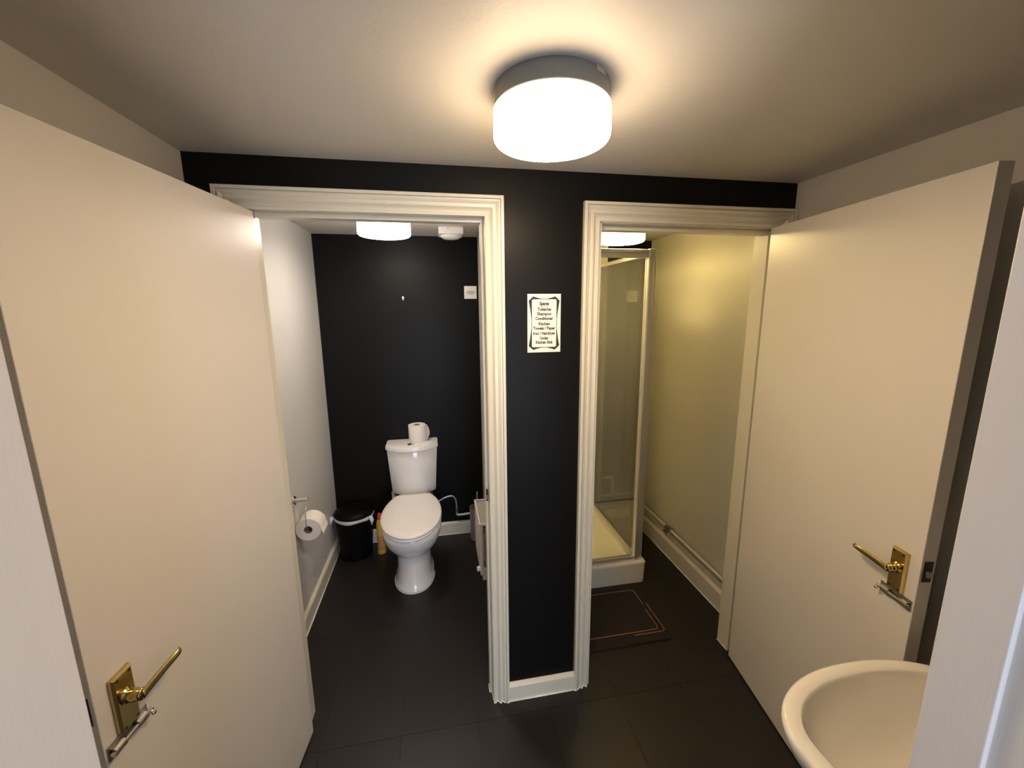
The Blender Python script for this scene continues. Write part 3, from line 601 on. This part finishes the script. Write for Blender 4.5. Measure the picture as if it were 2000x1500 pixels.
obj('side_bottom_rail', bx(BM(), EX-.020, EX+.004, FY+.032, SY1-.010, 0, .022), ALU, se, bevel=0.003)
obj('side_wall_channel', bx(BM(), EX-.022, EX+.008, SY1-.018, SY1+.0, 0, ET-.004), ALU, se, bevel=0.003)
obj('side_glass', bx(BM(), EX-.010, EX-.005, FY+.036, SY1-.014, .018, ET-.028), GLASS, se)
dr = obj('door_glass', bx(BM(), ST0+.036, EX-.040, FY+.012, FY+.017, .032, ET-.046), GLASS, se)
obj('door_seal', bx(BM(), EX-.042, EX-.039, FY+.010, FY+.020, .030, ET-.046), PLASTIC, dr)
obj('door_handle', tube(BM(), smooth_pts([(ST0+.08, FY+.012, .80), (ST0+.08, FY-.022, .80), (ST0+.08, FY-.026, .82), (ST0+.08, FY-.026, .92), (ST0+.08, FY-.022, .94), (ST0+.08, FY+.012, .94)], 4), .006, 10), CHROME, dr, smooth='all')

# pipes in the shower room
pp = thing('heating_pipe', 'painted pipe running above the skirting in the shower room', 'pipe', (0, 0, 0))
py = SX1-.020; pz = .205
obj('pipe_run', tube(BM(), [(py, .125, pz), (py, .80, pz), (py, 1.32, pz), (py, 1.35, pz), (py-.010, 1.374, pz), (py-.03, 1.380, pz), (1.15, 1.381, pz), (1.075, 1.381, pz)], .0095, 12), PIPEW, pp, smooth=True, angle=70)
obj('valve', cyl(BM(), (py, .79, pz), (py, .85, pz), .015, 16), STEEL, pp, smooth=True)
obj('valve_lever', bx(BM(), py-.030, py-.012, .80, .845, pz-.022, pz-.012), STEEL, pp, bevel=0.002)
obj('pipe_riser', tube(BM(), smooth_pts([(1.165, 1.381, pz), (1.165, 1.381, .30), (1.163, 1.381, .335), (1.15, 1.381, .352), (1.125, 1.381, .355), (1.08, 1.381, .355)], 5), .0095, 12), PIPEW, pp, smooth='all')
obj('elbow', tube(BM(), smooth_pts([(1.165, 1.381, .31), (1.164, 1.381, .335), (1.152, 1.381, .352), (1.12, 1.381, .355)], 6), .0125, 12), PIPEW, pp, smooth='all')

# ------------------------------------------------------------------ bath mat
mt = thing('bath_mat', 'dark brown bath mat with copper border lines before the shower', 'bath mat', (0.68, 0.365, 0))
obj('pile', loft(BM(), [[(x, y, z) for x, y in rrect(.29-i, .205-i, .02, 5)] for i, z in ((0, .0005), (0, .006), (.004, .009))]), MATB, mt)
def line(pts):
    bm = BM(); P = [Vector((x, y, 0)) for x, y in pts]; L, R_ = [], []
    for i, p in enumerate(P):
        d = (P[min(i+1, len(P)-1)]-P[max(i-1, 0)]).normalized(); nn = Vector((-d.y, d.x, 0))*.0022
        L.append(p+nn); R_.append(p-nn)
    poly = L + list(reversed(R_)); n = len(P)
    up = [bm.verts.new((q.x, q.y, .0104)) for q in L]; dn = [bm.verts.new((q.x, q.y, .0104)) for q in R_]
    ub = [bm.verts.new((q.x, q.y, .0085)) for q in L]; db = [bm.verts.new((q.x, q.y, .0085)) for q in R_]
    for i in range(n-1):
        bm.faces.new((up[i], up[i+1], dn[i+1], dn[i])); bm.faces.new((up[i], up[i+1], ub[i+1], ub[i])); bm.faces.new((dn[i], dn[i+1], db[i+1], db[i]))
    obj('border_line', bm, COPPER, mt)
def corner(cx, cy, r, a0, a1, n=6): return [(cx+r*math.cos(math.radians(a0+(a1-a0)*i/n)), cy+r*math.sin(math.radians(a0+(a1-a0)*i/n))) for i in range(n+1)]
ia, ib = .252, .172
line([(-.20, ib)] + corner(ia-.02, ib-.02, .02, 90, 0) + [(ia, .045)])
line([(ia-.006, .01)] + corner(ia-.026, -.138+.022, .02, 0, -90) + [(-.26, -.136)])
line([(ia+.022, .05)] + corner(ia+.002, -.155+.02, .02, 0, -90) + [(.10, -.155)])

# ------------------------------------------------------------------ basin
bs = thing('wash_basin', 'cream white oval wash basin at the lower right', 'wash basin', (0.80, -0.94, 0))
def se_(z, a, bf, bb, e=2.2, n=64, dx=0, dy=0):
    out = []
    for i in range(n):
        t = 2*PI*i/n; c, s = math.cos(t), math.sin(t)
        ee = e if s > 0 else 4.0
        out.append((dx+a*math.copysign(abs(c)**(2/ee), c), dy+(bf if s > 0 else bb)*math.copysign(abs(s)**(2/ee), s), z))
    return out
Z = .80
obj('bowl', loft(BM(), [se_(Z-.20, .09, .03, .16), se_(Z-.19, .13, .05, .19), se_(Z-.14, .19, .09, .23), se_(Z-.09, .24, .128, .255), se_(Z-.05, .268, .152, .26), se_(Z-.03, .276, .161, .261), se_(Z-.012, .280, .165, .262), se_(Z-.003, .2775, .1625, .261), se_(Z, .272, .157, .258),
     se_(Z, .246, .131, .15), se_(Z-.002, .2425, .1275, .147), se_(Z-.008, .240, .125, .145), se_(Z-.03, .233, .118, .14), se_(Z-.06, .215, .102, .13), se_(Z-.10, .17, .07, .11), se_(Z-.135, .08, .03, .08), se_(Z-.14, .025, .0, .05)]), BASINC, bs, smooth=True, angle=60)
obj('waste', lathe(BM(), [(.022, Z-.142), (.021, Z-.137), (.002, Z-.136)], 24, (0, -.025, 0)), CHROME, bs, smooth=True)
obj('pedestal', loft(BM(), [[(x, y-.09, z) for x, y, z in se_(zz, a, b, b)] for zz, a, b in ((0, .10, .09), (.03, .095, .085), (.3, .075, .07), (.62, .095, .08))]), BASINC, bs, smooth='all')
for dx in (-.11, .11):
    tp = obj('tap', tube(BM(), smooth_pts([(dx, -.215, Z-.002), (dx, -.215, Z+.05), (dx, -.205, Z+.072), (dx, -.17, Z+.078), (dx, -.12, Z+.066), (dx, -.105, Z+.045)], 5), .011, 14), CHROME, bs, smooth='all')
    obj('tap_head', lathe(BM(), [(.012, .07), (.02, .078), (.021, .10), (.015, .108), (.002, .11)], 20, (dx, -.215, Z)), CHROME, tp, smooth=True)
